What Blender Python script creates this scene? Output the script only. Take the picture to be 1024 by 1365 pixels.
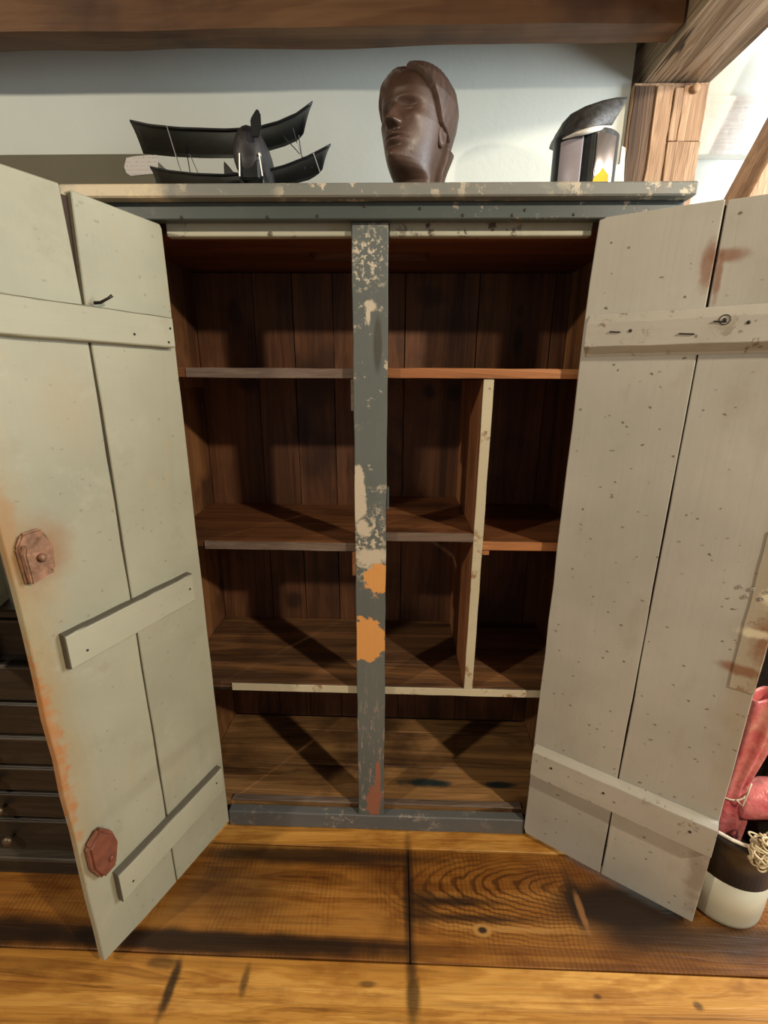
import bpy, bmesh, math, random
import numpy as np
from mathutils import Vector, Matrix, noise as mnoise

random.seed(7)
for o in list(bpy.data.objects): bpy.data.objects.remove(o)
scene = bpy.context.scene
COL = scene.collection

# ---------------------------------------------------------------- camera
F_PX, PITCH, YAW, ROLL = 606.08, 0.2807, -0.028, 0.0068
CAM = Vector((0.0534, -1.1376, 1.4085))
_fw = Vector((math.sin(YAW)*math.cos(PITCH), math.cos(YAW)*math.cos(PITCH), -math.sin(PITCH)))
_r0 = Vector((math.cos(YAW), -math.sin(YAW), 0)); _u0 = _r0.cross(_fw)
_rt = _r0*math.cos(ROLL) + _u0*math.sin(ROLL); _up = -_r0*math.sin(ROLL) + _u0*math.cos(ROLL)
cd = bpy.data.cameras.new('camera'); cam = bpy.data.objects.new('camera', cd); COL.objects.link(cam)
cd.sensor_fit = 'HORIZONTAL'; cd.sensor_width = 36; cd.lens = F_PX/1024*36; cd.clip_start = .02
cam.matrix_world = Matrix(((_rt.x, _up.x, -_fw.x, CAM.x), (_rt.y, _up.y, -_fw.y, CAM.y), (_rt.z, _up.z, -_fw.z, CAM.z), (0, 0, 0, 1)))
scene.camera = cam
def ray(u, v): return _rt*((u-512)/F_PX) - _up*((v-682.5)/F_PX) + _fw
def onY(u, v, Y): q = ray(u, v); return CAM + q*((Y-CAM.y)/q.y)
def onZ(u, v, Z): q = ray(u, v); return CAM + q*((Z-CAM.z)/q.z)

# ---------------------------------------------------------------- world, lights, exposure
w = bpy.data.worlds.new('room_ambience'); scene.world = w; w.use_nodes = True
w.node_tree.nodes['Background'].inputs[0].default_value = (1.0, .975, .92, 1)
w.node_tree.nodes['Background'].inputs[1].default_value = 0.25
def spot(name, loc, target, energy, col, size=2.0, blend=.6, rad=.05):
    l = bpy.data.lights.new(name, 'SPOT'); l.energy = energy; l.color = col; l.spot_size = size; l.spot_blend = blend; l.shadow_soft_size = rad
    o = bpy.data.objects.new(name, l); COL.objects.link(o); o.location = loc
    o.rotation_euler = (Vector(target)-Vector(loc)).to_track_quat('-Z', 'Y').to_euler(); return o
spot('spot_lamp_light', (-2.0, -1.8, 2.45), (0.0, -.1, 1.0), 118, (1.0, .855, .65))
spot('spot_lamp_light', (1.87, -1.8, 2.45), (-.1, -.1, 1.0), 205, (1.0, .855, .65))
al = bpy.data.lights.new('window_daylight', 'AREA'); al.shape = 'RECTANGLE'; al.size = 1.2; al.size_y = 1.2; al.energy = 90; al.color = (.92, .97, 1.0)
ao = bpy.data.objects.new('window_daylight', al); COL.objects.link(ao); ao.location = (2.6, -.35, 2.0)
ao.rotation_euler = (Vector((1.25, .75, 2.1))-ao.location).to_track_quat('-Z', 'Y').to_euler()
vs = scene.view_settings; vs.view_transform = 'Standard'; vs.look = 'None'; vs.gamma = 1; vs.use_curve_mapping = False; vs.exposure = 0.12

# ---------------------------------------------------------------- material helpers
def srgb(r, g, b):
    f = lambda c: (c/255/12.92) if c/255 <= .04045 else ((c/255+.055)/1.055)**2.4
    return (f(r), f(g), f(b), 1)
class G:
    """small node graph builder"""
    def __init__(s, name, rough=.6, metal=0, spec=.4):
        s.m = bpy.data.materials.new(name); s.m.use_nodes = True; s.nt = s.m.node_tree; s.nt.nodes.clear()
        s.out = s.nt.nodes.new('ShaderNodeOutputMaterial'); s.b = s.nt.nodes.new('ShaderNodeBsdfPrincipled')
        s.nt.links.new(s.b.outputs[0], s.out.inputs[0])
        s.set('Roughness', rough); s.set('Metallic', metal); s.set('Specular IOR Level', spec)
        s._co = None
    def put(s, sock, v):
        if v is None: return
        if isinstance(v, bpy.types.NodeSocket): s.nt.links.new(v, sock)
        else:
            try: sock.default_value = v
            except Exception: sock.default_value = tuple(v)[:3]
    def set(s, k, v): s.put(s.b.inputs[k], v)
    def co(s):
        if s._co is None: s._co = s.nt.nodes.new('ShaderNodeTexCoord').outputs['Object']
        return s._co
    def rnd(s): return s.nt.nodes.new('ShaderNodeObjectInfo').outputs['Random']
    def vm(s, op, a, b=None):
        n = s.nt.nodes.new('ShaderNodeVectorMath'); n.operation = op; s.put(n.inputs[0], a)
        if b is not None: s.put(n.inputs[3] if op == 'SCALE' else n.inputs[1], b)
        return n.outputs['Value'] if op in ('LENGTH', 'DISTANCE', 'DOT_PRODUCT') else n.outputs[0]
    def mul(s, v, sc): return s.vm('MULTIPLY', v, sc)
    def shifted(s, amt=11.0):
        c = s.nt.nodes.new('ShaderNodeCombineXYZ'); r = s.ma('MULTIPLY', s.rnd(), amt)
        for i in range(3): s.put(c.inputs[i], r)
        return s.vm('ADD', s.co(), c.outputs[0])
    def sep(s, v): n = s.nt.nodes.new('ShaderNodeSeparateXYZ'); s.put(n.inputs[0], v); return n.outputs
    def noise(s, v, scale=5, detail=4, rough=.55, dist=0, col=False):
        n = s.nt.nodes.new('ShaderNodeTexNoise'); s.put(n.inputs['Vector'], v)
        n.inputs['Scale'].default_value = scale; n.inputs['Detail'].default_value = detail
        n.inputs['Roughness'].default_value = rough; n.inputs['Distortion'].default_value = dist
        return n.outputs['Color' if col else 'Fac']
    def voro(s, v, scale=5, feat='F1'):
        n = s.nt.nodes.new('ShaderNodeTexVoronoi'); n.feature = feat; s.put(n.inputs['Vector'], v); n.inputs['Scale'].default_value = scale
        return n.outputs['Distance']
    def ma(s, op, a, b=None, clamp=False):
        n = s.nt.nodes.new('ShaderNodeMath'); n.operation = op; n.use_clamp = clamp; s.put(n.inputs[0], a); s.put(n.inputs[1], b); return n.outputs[0]
    def mr(s, v, a, b, c=0., d=1.):
        n = s.nt.nodes.new('ShaderNodeMapRange'); n.interpolation_type = 'SMOOTHSTEP'; s.put(n.inputs[0], v)
        for i, k in enumerate((a, b, c, d)): n.inputs[i+1].default_value = k
        return n.outputs[0]
    def mix(s, f, a, b, mode='MIX'):
        n = s.nt.nodes.new('ShaderNodeMix'); n.data_type = 'RGBA'; n.blend_type = mode
        s.put(n.inputs[0], f); s.put(n.inputs[6], a); s.put(n.inputs[7], b); return n.outputs[2]
    def ramp(s, f, stops):
        n = s.nt.nodes.new('ShaderNodeValToRGB'); s.put(n.inputs[0], f); e = n.color_ramp.elements
        while len(e) < len(stops): e.new(.5)
        for k, (p, c) in zip(e, stops): k.position = p; k.color = c
        return n.outputs[0]
    def blob(s, c, r, edge=.35, warp=.25, wscale=14):
        """soft-edged irregular patch centred at c with radii r (0 = any)"""
        inv = tuple(0 if k == 0 else 1/k for k in r)
        d = s.mul(s.vm('SUBTRACT', s.co(), c), inv)
        L = s.vm('LENGTH', d)
        if warp: L = s.ma('ADD', L, s.ma('MULTIPLY', s.ma('SUBTRACT', s.noise(s.co(), wscale, 4), .5), warp*4))
        return s.mr(L, 1-edge, 1+edge, 1., 0.)
    def bump(s, h, strength=.3, dist=.01):
        n = s.nt.nodes.new('ShaderNodeBump'); n.inputs['Strength'].default_value = strength; n.inputs['Distance'].default_value = dist
        s.put(n.inputs['Height'], h); s.set('Normal', n.outputs[0])

def grain(g, axis, fine=1.0, shift=11):
    """two stretched noises along an axis: (coarse figure, fine fibre)"""
    v = g.shifted(shift); k = [1.0, 1.0, 1.0]; k['XYZ'.index(axis)] = .07
    a = g.noise(g.mul(v, tuple(k)), 13*fine, 5, .6, .9)
    k2 = [1.0, 1.0, 1.0]; k2['XYZ'.index(axis)] = .03
    b = g.noise(g.mul(v, tuple(k2)), 90*fine, 3, .6)
    return a, b
def wood(name, dark, mid, light, axis='X', rough=.6, fine=1.0, knots=0, extra=None, bump=.35, spec=.35, fib=.55):
    g = G(name, rough, spec=spec); a, b = grain(g, axis, fine)
    ring = g.ma('SINE', g.ma('MULTIPLY', a, 70))
    f = g.ma('ADD', g.ma('ADD', g.ma('MULTIPLY', a, .72), g.ma('MULTIPLY', b, .28)), g.ma('MULTIPLY', ring, .035))
    c = g.ramp(f, [(.34, dark), (.5, mid), (.66, light)])
    c = g.mix(g.mr(b, .52, .75, 0, fib), c, dark)
    if knots:
        k = [1., 1., 1.]; k['XYZ'.index(axis)] = .35
        v = g.voro(g.mul(g.shifted(), tuple(k)), knots)
        c = g.mix(g.mr(v, .03, .16, .85, 0.), c, tuple(x*.35 for x in dark[:3])+(1,))
    if extra: c = extra(g, c) or c
    g.set('Base Color', c); g.bump(f, bump, .006)
    return g.m
def plain(name, c, rough=.5, metal=0, var=.15, scale=20, bump=.1, spec=.4):
    g = G(name, rough, metal, spec); n = g.noise(g.co(), scale, 5)
    lo = tuple(x*(1-var) for x in c[:3])+(1,); hi = tuple(min(1, x*(1+var)) for x in c[:3])+(1,)
    g.set('Base Color', g.ramp(n, [(.3, lo), (.7, hi)])); g.bump(n, bump, .004); return g.m

# ---------------------------------------------------------------- mesh helpers
def empty(name, loc=(0, 0, 0), parent=None):
    o = bpy.data.objects.new(name, None); COL.objects.link(o); o.location = loc; o.empty_display_size = .05
    if parent: o.parent = parent
    return o
def tag(o, label=None, cat=None, group=None, kind=None):
    if label: o['label'] = label
    if cat: o['category'] = cat
    if group: o['group'] = group
    if kind: o['kind'] = kind
    return o
def mk(name, bm, mat, parent=None, bevel=0, smooth=False, seg=1):
    bmesh.ops.remove_doubles(bm, verts=bm.verts, dist=1e-6)
    bmesh.ops.recalc_face_normals(bm, faces=bm.faces)
    if bevel: bmesh.ops.bevel(bm, geom=[e for e in bm.edges if len(e.link_faces) == 2 and e.calc_face_angle(0) > .5], offset=bevel, segments=seg, affect='EDGES', clamp_overlap=True)
    me = bpy.data.meshes.new(name); bm.to_mesh(me); bm.free()
    if smooth:
        for p in me.polygons: p.use_smooth = True
    me.materials.append(mat)
    o = bpy.data.objects.new(name, me); COL.objects.link(o)
    if parent: o.parent = parent
    return o
def prism(bm, pts, o, ux, uy, un, t):
    o, ux, uy, un = map(Vector, (o, ux, uy, un))
    A = [bm.verts.new(o+ux*p[0]+uy*p[1]) for p in pts]; B = [bm.verts.new(o+ux*p[0]+uy*p[1]+un*t) for p in pts]
    n = len(pts); bm.faces.new(A); bm.faces.new(B[::-1])
    for i in range(n): bm.faces.new((A[i], B[i], B[(i+1) % n], A[(i+1) % n]))
def box(bm, x0, x1, y0, y1, z0, z1):
    prism(bm, [(x0, y0), (x1, y0), (x1, y1), (x0, y1)], (0, 0, z0), (1, 0, 0), (0, 1, 0), (0, 0, 1), z1-z0)
def B(name, x0, x1, y0, y1, z0, z1, mat, parent=None, bevel=.002):
    bm = bmesh.new(); box(bm, x0, x1, y0, y1, z0, z1); return mk(name, bm, mat, parent, bevel)
def rough_rect(a0, a1, b0, b1, jit=.0015, step=.09, rnd=random):
    """rectangle outline whose long sides wander a little, as hand-sawn boards do"""
    pts = []
    def side(p, q):
        L = math.dist(p, q); n = max(1, int(L/step)); dx, dy = (q[0]-p[0])/L, (q[1]-p[1])/L
        for i in range(n):
            t = i/n; j = 0 if i == 0 else rnd.uniform(-jit, jit)
            pts.append((p[0]+(q[0]-p[0])*t-dy*j, p[1]+(q[1]-p[1])*t+dx*j))
    side((a0, b0), (a1, b0)); side((a1, b0), (a1, b1)); side((a1, b1), (a0, b1)); side((a0, b1), (a0, b0))
    return pts
def tube(bm, pts, r, n=8, caps=True):
    pts = [Vector(p) for p in pts]; rs = r if isinstance(r, (list, tuple)) else [r]*len(pts)
    rings = []; side = None
    for i, p in enumerate(pts):
        t = (pts[min(i+1, len(pts)-1)]-pts[max(i-1, 0)]).normalized()
        if side is None: side = t.orthogonal().normalized()
        side = (side-t*side.dot(t)).normalized(); up = t.cross(side)
        rings.append([bm.verts.new(p+(side*math.cos(a)+up*math.sin(a))*rs[i]) for a in [2*math.pi*k/n for k in range(n)]])
    for i in range(len(rings)-1):
        for k in range(n): bm.faces.new((rings[i][k], rings[i][(k+1) % n], rings[i+1][(k+1) % n], rings[i+1][k]))
    if caps: bm.faces.new(rings[0][::-1]); bm.faces.new(rings[-1])
def lathe(bm, prof, c, n=40, axis='Z', close=True):
    rings = []
    for r, h in prof:
        ring = []
        for k in range(n):
            a = 2*math.pi*k/n; x, y = r*math.cos(a), r*math.sin(a)
            q = (x, y, h) if axis == 'Z' else (x, -h, y)
            ring.append(bm.verts.new(Vector(c)+Vector(q)))
        rings.append(ring)
    for i in range(len(rings)-1):
        for k in range(n): bm.faces.new((rings[i][k], rings[i][(k+1) % n], rings[i+1][(k+1) % n], rings[i+1][k]))
    if close: bm.faces.new(rings[0][::-1]); bm.faces.new(rings[-1])
def grid(bm, rows, closed=False):
    V = [[bm.verts.new(p) for p in r] for r in rows]; n = len(V[0])
    for i in range(len(V)-1):
        for k in range(n if closed else n-1): bm.faces.new((V[i][k], V[i][(k+1) % n], V[i+1][(k+1) % n], V[i+1][k]))
    return V

# ---------------------------------------------------------------- materials
def floor_extra(g, c):
    dk = (.016, .008, .004, 1)
    row = g.sep(g.co())[1]; inrow = g.ma('MULTIPLY', g.mr(row, -.352, -.348), g.mr(row, -.062, -.058, 1., 0.))
    # the middle row of boards is a darker, redder timber
    c = g.mix(g.ma('MULTIPLY', inrow, .80), c, (.55, .44, .36, 1), 'MULTIPLY')
    mot = g.noise(g.mul(g.co(), (.35, 1, 1)), 16, 5, .65); c = g.mix(g.mr(mot, .46, .68, 0, .75), c, (.62, .50, .40, 1), 'MULTIPLY')
    big = g.noise(g.mul(g.co(), (.6, 1, 1)), 3.4, 4); c = g.mix(g.ma('MULTIPLY', g.mr(big, .5, .66, 0, .8), inrow), c, (.50, .42, .36, 1), 'MULTIPLY')
    # saw marks and nested ring figure on the middle boards
    v = g.sep(g.co())
    w1 = g.noise(g.co(), 6, 3); sw = g.ma('SINE', g.ma('MULTIPLY', g.ma('ADD', v[0], g.ma('MULTIPLY', w1, .035)), 480))
    m = g.ma('MULTIPLY', g.mr(sw, -.3, .9), g.ma('MULTIPLY', g.mr(g.noise(g.co(), 5, 3), .38, .6), .42))
    c = g.mix(g.ma('MULTIPLY', m, inrow), c, (.42, .34, .28, 1), 'MULTIPLY')
    L = g.vm('LENGTH', g.mul(g.vm('SUBTRACT', g.co(), (.62, -.16, 0)), (.35, 1.6, 0)))
    rg = g.ma('SINE', g.ma('MULTIPLY', g.ma('ADD', L, g.ma('MULTIPLY', g.noise(g.co(), 9, 3), .04)), 420))
    c = g.mix(g.ma('MULTIPLY', g.mr(rg, .0, .9), g.ma('MULTIPLY', g.blob((.34, -.19, 0), (.26, .11, 0), .5, .2, 8), .8)), c, (.30, .24, .20, 1), 'MULTIPLY')
    for ctr, r, e, wp, s in (((-.42, -.322, 0), (.54, .026, 0), .4, .22, .93), ((-.20, -.090, 0), (.36, .026, 0), .5, .2, .88), ((-1.0, -.315, 0), (.30, .034, 0), .5, .2, .88), ((-.40, -.19, 0), (.16, .09, 0), .7, .25, .55),
                         ((.71, -.205, 0), (.19, .066, 0), .4, .12, .98), ((.90, -.275, 0), (.30, .040, 0), .6, .2, .85), ((.575, -.19, 0), (.022, .08, 0), .5, .3, .75),
                         ((.24, -.205, 0), (.11, .013, 0), .6, .3, .85), ((.27, -.245, 0), (.15, .010, 0), .7, .3, .8), ((.14, -.225, 0), (.035, .05, 0), .6, .3, .7), ((.105, -.2, 0), (.014, .17, 0), .6, .12, .85)):
        c = g.mix(g.ma('MULTIPLY', g.blob(ctr, r, e, wp, 9), s), c, dk)
    for ctr, r, s in (((-.475, -.42, 0), (.012, .055, 0), .9), ((-.30, -.40, 0), (.010, .03, 0), .7), ((.11, -.41, 0), (.016, .06, 0), .75), ((-.52, -.37, 0), (.04, .014, 0), .6), ((.55, -.40, 0), (.010, .006, 0), .7), ((.78, -.41, 0), (.010, .008, 0), .7), ((.0, -.395, 0), (.02, .006, 0), .6)):
        c = g.mix(g.ma('MULTIPLY', g.blob(ctr, r, .5, .3, 22), s), c, dk)
    # knot with its pale ring and streak
    lt = g.blob((.40, -.268, 0), (.15, .006, 0), .5, .35, 18); c = g.mix(g.ma('MULTIPLY', lt, .7), c, (.40, .20, .05, 1))
    d = g.vm('LENGTH', g.mul(g.vm('SUBTRACT', g.co(), (.30, -.272, 0)), (1/.024, 1/.015, 0)))
    c = g.mix(g.mr(d, .8, 1.3, .9, 0), c, (.40, .20, .05, 1)); c = g.mix(g.mr(d, .3, .7, .95, 0), c, dk)
    c = g.mix(g.ma('MULTIPLY', g.blob((.582, -.215, 0), (.010, .05, 0), .4, .3, 20), .8), c, (.30, .14, .05, 1))
    return c
M_floor = wood('floor_pine', (.17, .064, .010, 1), (.46, .21, .036, 1), (.69, .37, .088, 1), 'X', .42, .8, extra=floor_extra, bump=.45, spec=.45)
M_gap = plain('dark_gap', (.012, .008, .005, 1), .9)
def back_extra(g, c):
    c = int_extra(g, c)
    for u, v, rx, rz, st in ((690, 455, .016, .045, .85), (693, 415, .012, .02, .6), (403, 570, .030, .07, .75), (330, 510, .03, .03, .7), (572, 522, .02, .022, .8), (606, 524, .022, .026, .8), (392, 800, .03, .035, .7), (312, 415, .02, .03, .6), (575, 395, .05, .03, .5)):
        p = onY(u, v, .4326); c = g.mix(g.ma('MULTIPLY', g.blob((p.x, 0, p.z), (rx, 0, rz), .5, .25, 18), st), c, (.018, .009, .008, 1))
    return c
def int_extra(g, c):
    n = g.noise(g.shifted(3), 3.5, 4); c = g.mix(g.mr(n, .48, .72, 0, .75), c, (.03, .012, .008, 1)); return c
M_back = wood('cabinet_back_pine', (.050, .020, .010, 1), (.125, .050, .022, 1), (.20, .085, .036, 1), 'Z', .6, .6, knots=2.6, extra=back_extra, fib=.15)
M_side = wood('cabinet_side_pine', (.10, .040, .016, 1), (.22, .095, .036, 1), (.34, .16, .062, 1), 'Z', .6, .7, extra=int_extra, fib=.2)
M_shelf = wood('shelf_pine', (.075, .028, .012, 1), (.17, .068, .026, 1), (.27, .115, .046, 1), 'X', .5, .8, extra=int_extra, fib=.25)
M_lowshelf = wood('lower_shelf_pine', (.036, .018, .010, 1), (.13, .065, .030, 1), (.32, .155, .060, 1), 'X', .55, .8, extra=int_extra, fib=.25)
M_ceil = wood('cabinet_top_underside', (.06, .022, .010, 1), (.15, .055, .024, 1), (.24, .095, .04, 1), 'X', .5, .8)
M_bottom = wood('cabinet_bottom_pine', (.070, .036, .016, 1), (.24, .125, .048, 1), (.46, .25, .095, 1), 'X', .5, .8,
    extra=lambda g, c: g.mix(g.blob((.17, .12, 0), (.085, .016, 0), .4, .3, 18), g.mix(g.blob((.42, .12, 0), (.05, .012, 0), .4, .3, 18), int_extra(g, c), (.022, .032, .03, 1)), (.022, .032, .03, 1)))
M_orange = wood('raw_orange_edge', (.20, .075, .028, 1), (.36, .15, .056, 1), (.52, .24, .10, 1), 'X', .5)
M_greyedge = wood('worn_grey_edge', (.07, .047, .034, 1), (.14, .10, .076, 1), (.25, .19, .15, 1), 'X', .6)
M_div = wood('divider_pine', (.13, .050, .022, 1), (.27, .11, .046, 1), (.42, .185, .080, 1), 'Z', .55, .8)
def paint(name, col, wear, axis='Z', rough=.55, chips=.0, chipcol=(.35, .30, .22, 1), extra=None, speck=.0, grime=.35, face_shade=None):
    g = G(name, rough, spec=.35); a, b = grain(g, axis, 1.0)
    n = g.noise(g.shifted(5), 3.0, 5); hi = tuple(min(1, x*1.10) for x in col[:3])+(1,); lo = tuple(x*.86 for x in col[:3])+(1,)
    c = g.ramp(n, [(.3, lo), (.7, hi)])
    c = g.mix(g.mr(a, .5, .75, 0, grime*.6), c, wear)
    n2 = g.noise(g.shifted(9), 9, 6, .65); c = g.mix(g.mr(n2, .56, .74, 0, grime), c, wear)
    if speck:
        sp = g.voro(g.vm('ADD', g.mul(g.shifted(2), (.8, 1, 1.15)), g.vm('SCALE', g.noise(g.co(), 60, 2, col=True), .012)), 44); keep = g.mr(g.noise(g.shifted(4), 30, 2), .44, .56)
        c = g.mix(g.ma('MULTIPLY', g.mr(sp, .08, .17, 1, 0), g.ma('MULTIPLY', keep, speck)), c, (.10, .075, .05, 1))
    h = g.ma('ADD', g.ma('MULTIPLY', b, .4), g.ma('MULTIPLY', n2, .4))
    if chips:
        k = g.noise(g.shifted(7), 26, 6, .7); k2 = g.noise(g.shifted(8), 5, 3)
        mk_ = g.ma('MULTIPLY', g.mr(k, .60-.12*chips, .66-.12*chips), g.mr(k2, .42, .6))
        c = g.mix(mk_, c, chipcol); h = g.ma('SUBTRACT', h, g.ma('MULTIPLY', mk_, .5))
    if extra: c = extra(g, c)
    if face_shade:  # upward and end faces darkened: grime and shading put into the colour
        nn = g.nt.nodes.new('ShaderNodeNewGeometry').outputs['Normal']; vt = g.nt.nodes.new('ShaderNodeVectorTransform'); vt.vector_type = 'NORMAL'; vt.convert_from = 'WORLD'; vt.convert_to = 'OBJECT'
        g.put(vt.inputs[0], nn); q = g.sep(vt.outputs[0]); c = g.mix(g.ma('MAXIMUM', g.mr(q[2], .4, .7), g.mr(g.ma('ABSOLUTE', q[0]), .4, .7)), c, face_shade)
    g.set('Base Color', c); g.bump(h, .3, .005); return g.m
def ldoor_extra(g, c):
    rust = (.30, .14, .05, 1); ol = (.34, .25, .12, 1)
    c = g.mix(g.ma('MULTIPLY', g.blob((.375, 0, 1.08), (.055, 0, .07), .6, .3), .65), c, rust)
    c = g.mix(g.ma('MULTIPLY', g.blob((.425, 0, .80), (.05, 0, .42), .7, .3, 10), .7), c, ol)
    c = g.mix(g.ma('MULTIPLY', g.blob((.42, 0, .66), (.018, 0, .20), .5, .9, 48), .85), c, (.42, .17, .05, 1))
    c = g.mix(g.ma('MULTIPLY', g.blob((.415, 0, 1.15), (.018, 0, .10), .6, .6, 20), .6), c, (.36, .19, .07, 1))
    c = g.mix(g.ma('MULTIPLY', g.blob((.27, 0, 1.36), (.05, 0, .08), .7, .3, 8), .35), c, (.40, .32, .20, 1))
    c = g.mix(g.ma('MULTIPLY', g.blob((.18, 0, .42), (.16, 0, .02), .8, .3, 8), .25), c, (.2, .18, .13, 1))
    n = g.noise(g.shifted(6), 7, 6, .7); c = g.mix(g.mr(n, .55, .72, 0, .35), c, (.47, .47, .37, 1))
    n = g.noise(g.mul(g.shifted(3), (1, 1, .4)), 12, 5, .7); c = g.mix(g.mr(n, .54, .72, 0, .45), c, (.40, .33, .20, 1))
    return c
def rdoor_extra(g, c):
    br = (.22, .09, .04, 1)
    c = g.mix(g.ma('MULTIPLY', g.blob((.218, 0, 1.63), (.012, 0, .045), .5, .35, 30), .75), c, br)
    c = g.mix(g.ma('MULTIPLY', g.blob((.25, 0, 1.645), (.028, 0, .012), .5, .35, 30), .75), c, br)
    c = g.mix(g.ma('MULTIPLY', g.blob((.238, 0, 1.61), (.006, 0, .04), .5, .4, 30), .75), c, br)
    c = g.mix(g.ma('MULTIPLY', g.blob((.45, 0, .86), (.05, 0, .36), .6, .3, 10), .45), c, (.30, .22, .12, 1))
    c = g.mix(g.ma('MULTIPLY', g.blob((.42, 0, .79), (.04, 0, .012), .5, .4, 24), .8), c, br)
    c = g.mix(g.ma('MULTIPLY', g.blob((.445, 0, .87), (.018, 0, .05), .5, .5, 24), .8), c, br)
    c = g.mix(g.ma('MULTIPLY', g.blob((.442, 0, .97), (.022, 0, .02), .5, .5, 40), .8), c, (.72, .66, .48, 1))
    c = g.mix(g.ma('MULTIPLY', g.blob((.425, 0, .885), (.03, 0, .010), .5, .5, 40), .8), c, (.70, .64, .46, 1))
    n = g.noise(g.mul(g.shifted(3), (1, 1, .5)), 9, 6, .7); c = g.mix(g.mr(n, .54, .72, 0, .4), c, (.33, .30, .23, 1))
    c = g.mix(g.ma('MULTIPLY', g.blob((.44, 0, .18), (.02, 0, .10), .6, .6, 30), .5), c, (.15, .10, .06, 1))
    return c
M_ldoor = paint('sage_door_paint', (.365, .358, .258, 1), (.27, .245, .155, 1), speck=.35, extra=ldoor_extra, grime=.3)
M_rdoor = paint('grey_door_paint', (.425, .415, .365, 1), (.34, .31, .24, 1), speck=.85, extra=rdoor_extra, grime=.3)
M_lbat = paint('sage_batten_paint', (.385, .378, .275, 1), (.27, .25, .165, 1), 'X', speck=.2, face_shade=(.13, .115, .085, 1))  # batten tops and ends carry painted shading as well as grime
M_rbat = paint('grey_batten_paint', (.425, .41, .355, 1), (.32, .29, .22, 1), 'X', speck=.8, chips=.2, chipcol=(.25, .20, .14, 1))
M_dooredge = plain('door_crack', (.06, .035, .022, 1), .8)
slate = (.062, .076, .072, 1)
M_slate = paint('slate_green_paint', slate, (.12, .13, .115, 1), 'X', .45, chips=.25, chipcol=(.30, .25, .19, 1), grime=.3)
def post_extra(g, c):
    pale = (.50, .44, .34, 1); org = (.62, .30, .09, 1); red = (.30, .12, .07, 1)
    sp = g.noise(g.co(), 75, 5, .7); zone = g.blob((-.015, 0, 1.675), (.05, 0, .055), .5, .5, 20); c = g.mix(g.ma('MULTIPLY', g.mr(sp, .52, .57), zone), c, pale)
    zone = g.blob((-.015, 0, .985), (.05, 0, .10), .5, .4, 20); c = g.mix(g.ma('MULTIPLY', g.mr(sp, .50, .55), zone), c, pale)
    zone = g.blob((-.012, 0, .30), (.05, 0, .22), .6, .4, 20); sv = g.noise(g.mul(g.co(), (1, 1, .2)), 90, 4, .7); c = g.mix(g.ma('MULTIPLY', g.mr(sv, .55, .6), zone), c, (.30, .22, .18, 1))
    for ctr, r, e, wp, col, ws in (((-.013, 0, 1.575), (.013, 0, .012), .3, .5, pale, 40), ((-.018, 0, 1.556), (.005, 0, .02), .3, .4, pale, 40), ((-.046, 0, 1.125), (.019, 0, .075), .12, .35, pale, 30), ((-.03, 0, 1.035), (.020, 0, .018), .3, .6, pale, 40), ((-.012, 0, .955), (.045, 0, .022), .3, .5, pale, 40),
                                   ((.004, 0, .892), (.034, 0, .046), .06, .35, org, 45), ((-.034, 0, .70), (.068, 0, .068), .05, .28, org, 32), ((-.005, 0, .115), (.022, 0, .075), .2, .5, red, 30), ((.008, 0, .20), (.007, 0, .10), .3, .6, red, 30)):
        c = g.mix(g.blob(ctr, r, e, wp, ws), c, col)
    c = g.mix(g.ma('MULTIPLY', g.blob((.004, 0, 1.49), (.010, 0, .06), .3, .1), .7), c, (.05, .045, .03, 1))
    return c
M_post = paint('centre_post_paint', (.110, .125, .117, 1), (.16, .16, .14, 1), 'Z', .5, chips=.12, chipcol=(.46, .41, .32, 1), extra=post_extra, grime=.3)
M_top = paint('top_board_paint', (.19, .20, .18, 1), (.28, .20, .13, 1), 'X', .5, chips=.6, chipcol=(.52, .46, .34, 1), grime=.6,
              extra=lambda g, c: g.mix(g.ma('MULTIPLY', g.blob((-.56, 0, 0), (.11, 0, 0), .4, .3, 30), .8), c, (.66, .56, .38, 1)))
M_stop = paint('pale_door_stop', (.42, .42, .33, 1), (.24, .22, .15, 1), 'X', .55, chips=.2, chipcol=(.1, .08, .06, 1))
M_sill = paint('worn_sill_paint', (.115, .12, .12, 1), (.17, .15, .13, 1), 'X', .5, chips=.5, chipcol=(.26, .23, .20, 1), grime=.5)
M_paleedge = paint('cream_shelf_edge', (.50, .46, .33, 1), (.36, .29, .18, 1), 'X', .55, chips=.3, chipcol=(.28, .17, .09, 1))
M_nail = plain('nail_iron', (.05, .04, .035, 1), .5, .7)
M_rust = plain('rusty_iron', (.27, .145, .085, 1), .6, .25, .45, 60, .5)
M_redlatch = plain('red_brown_painted_iron', (.20, .068, .040, 1), .45, .1, .25, 40, .3)
g = G('plaster', .85, spec=.2); n1 = g.noise(g.co(), 2.5, 4); n2 = g.noise(g.co(), 60, 4)
g.set('Base Color', g.ramp(n1, [(.3, (.66, .71, .66, 1)), (.7, (.73, .78, .73, 1))])); g.bump(n2, .15, .004); M_wall = g.m
g = G('whitewashed_timber', .8, spec=.2); a_, b_ = grain(g, 'X', 1.); n2 = g.noise(g.co(), 16, 5)
g.set('Base Color', g.mix(g.mr(n2, .55, .75, 0, .5), (.84, .85, .82, 1), (.60, .61, .57, 1))); g.bump(g.ma('ADD', n2, b_), .7, .01); M_white = g.m
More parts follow.
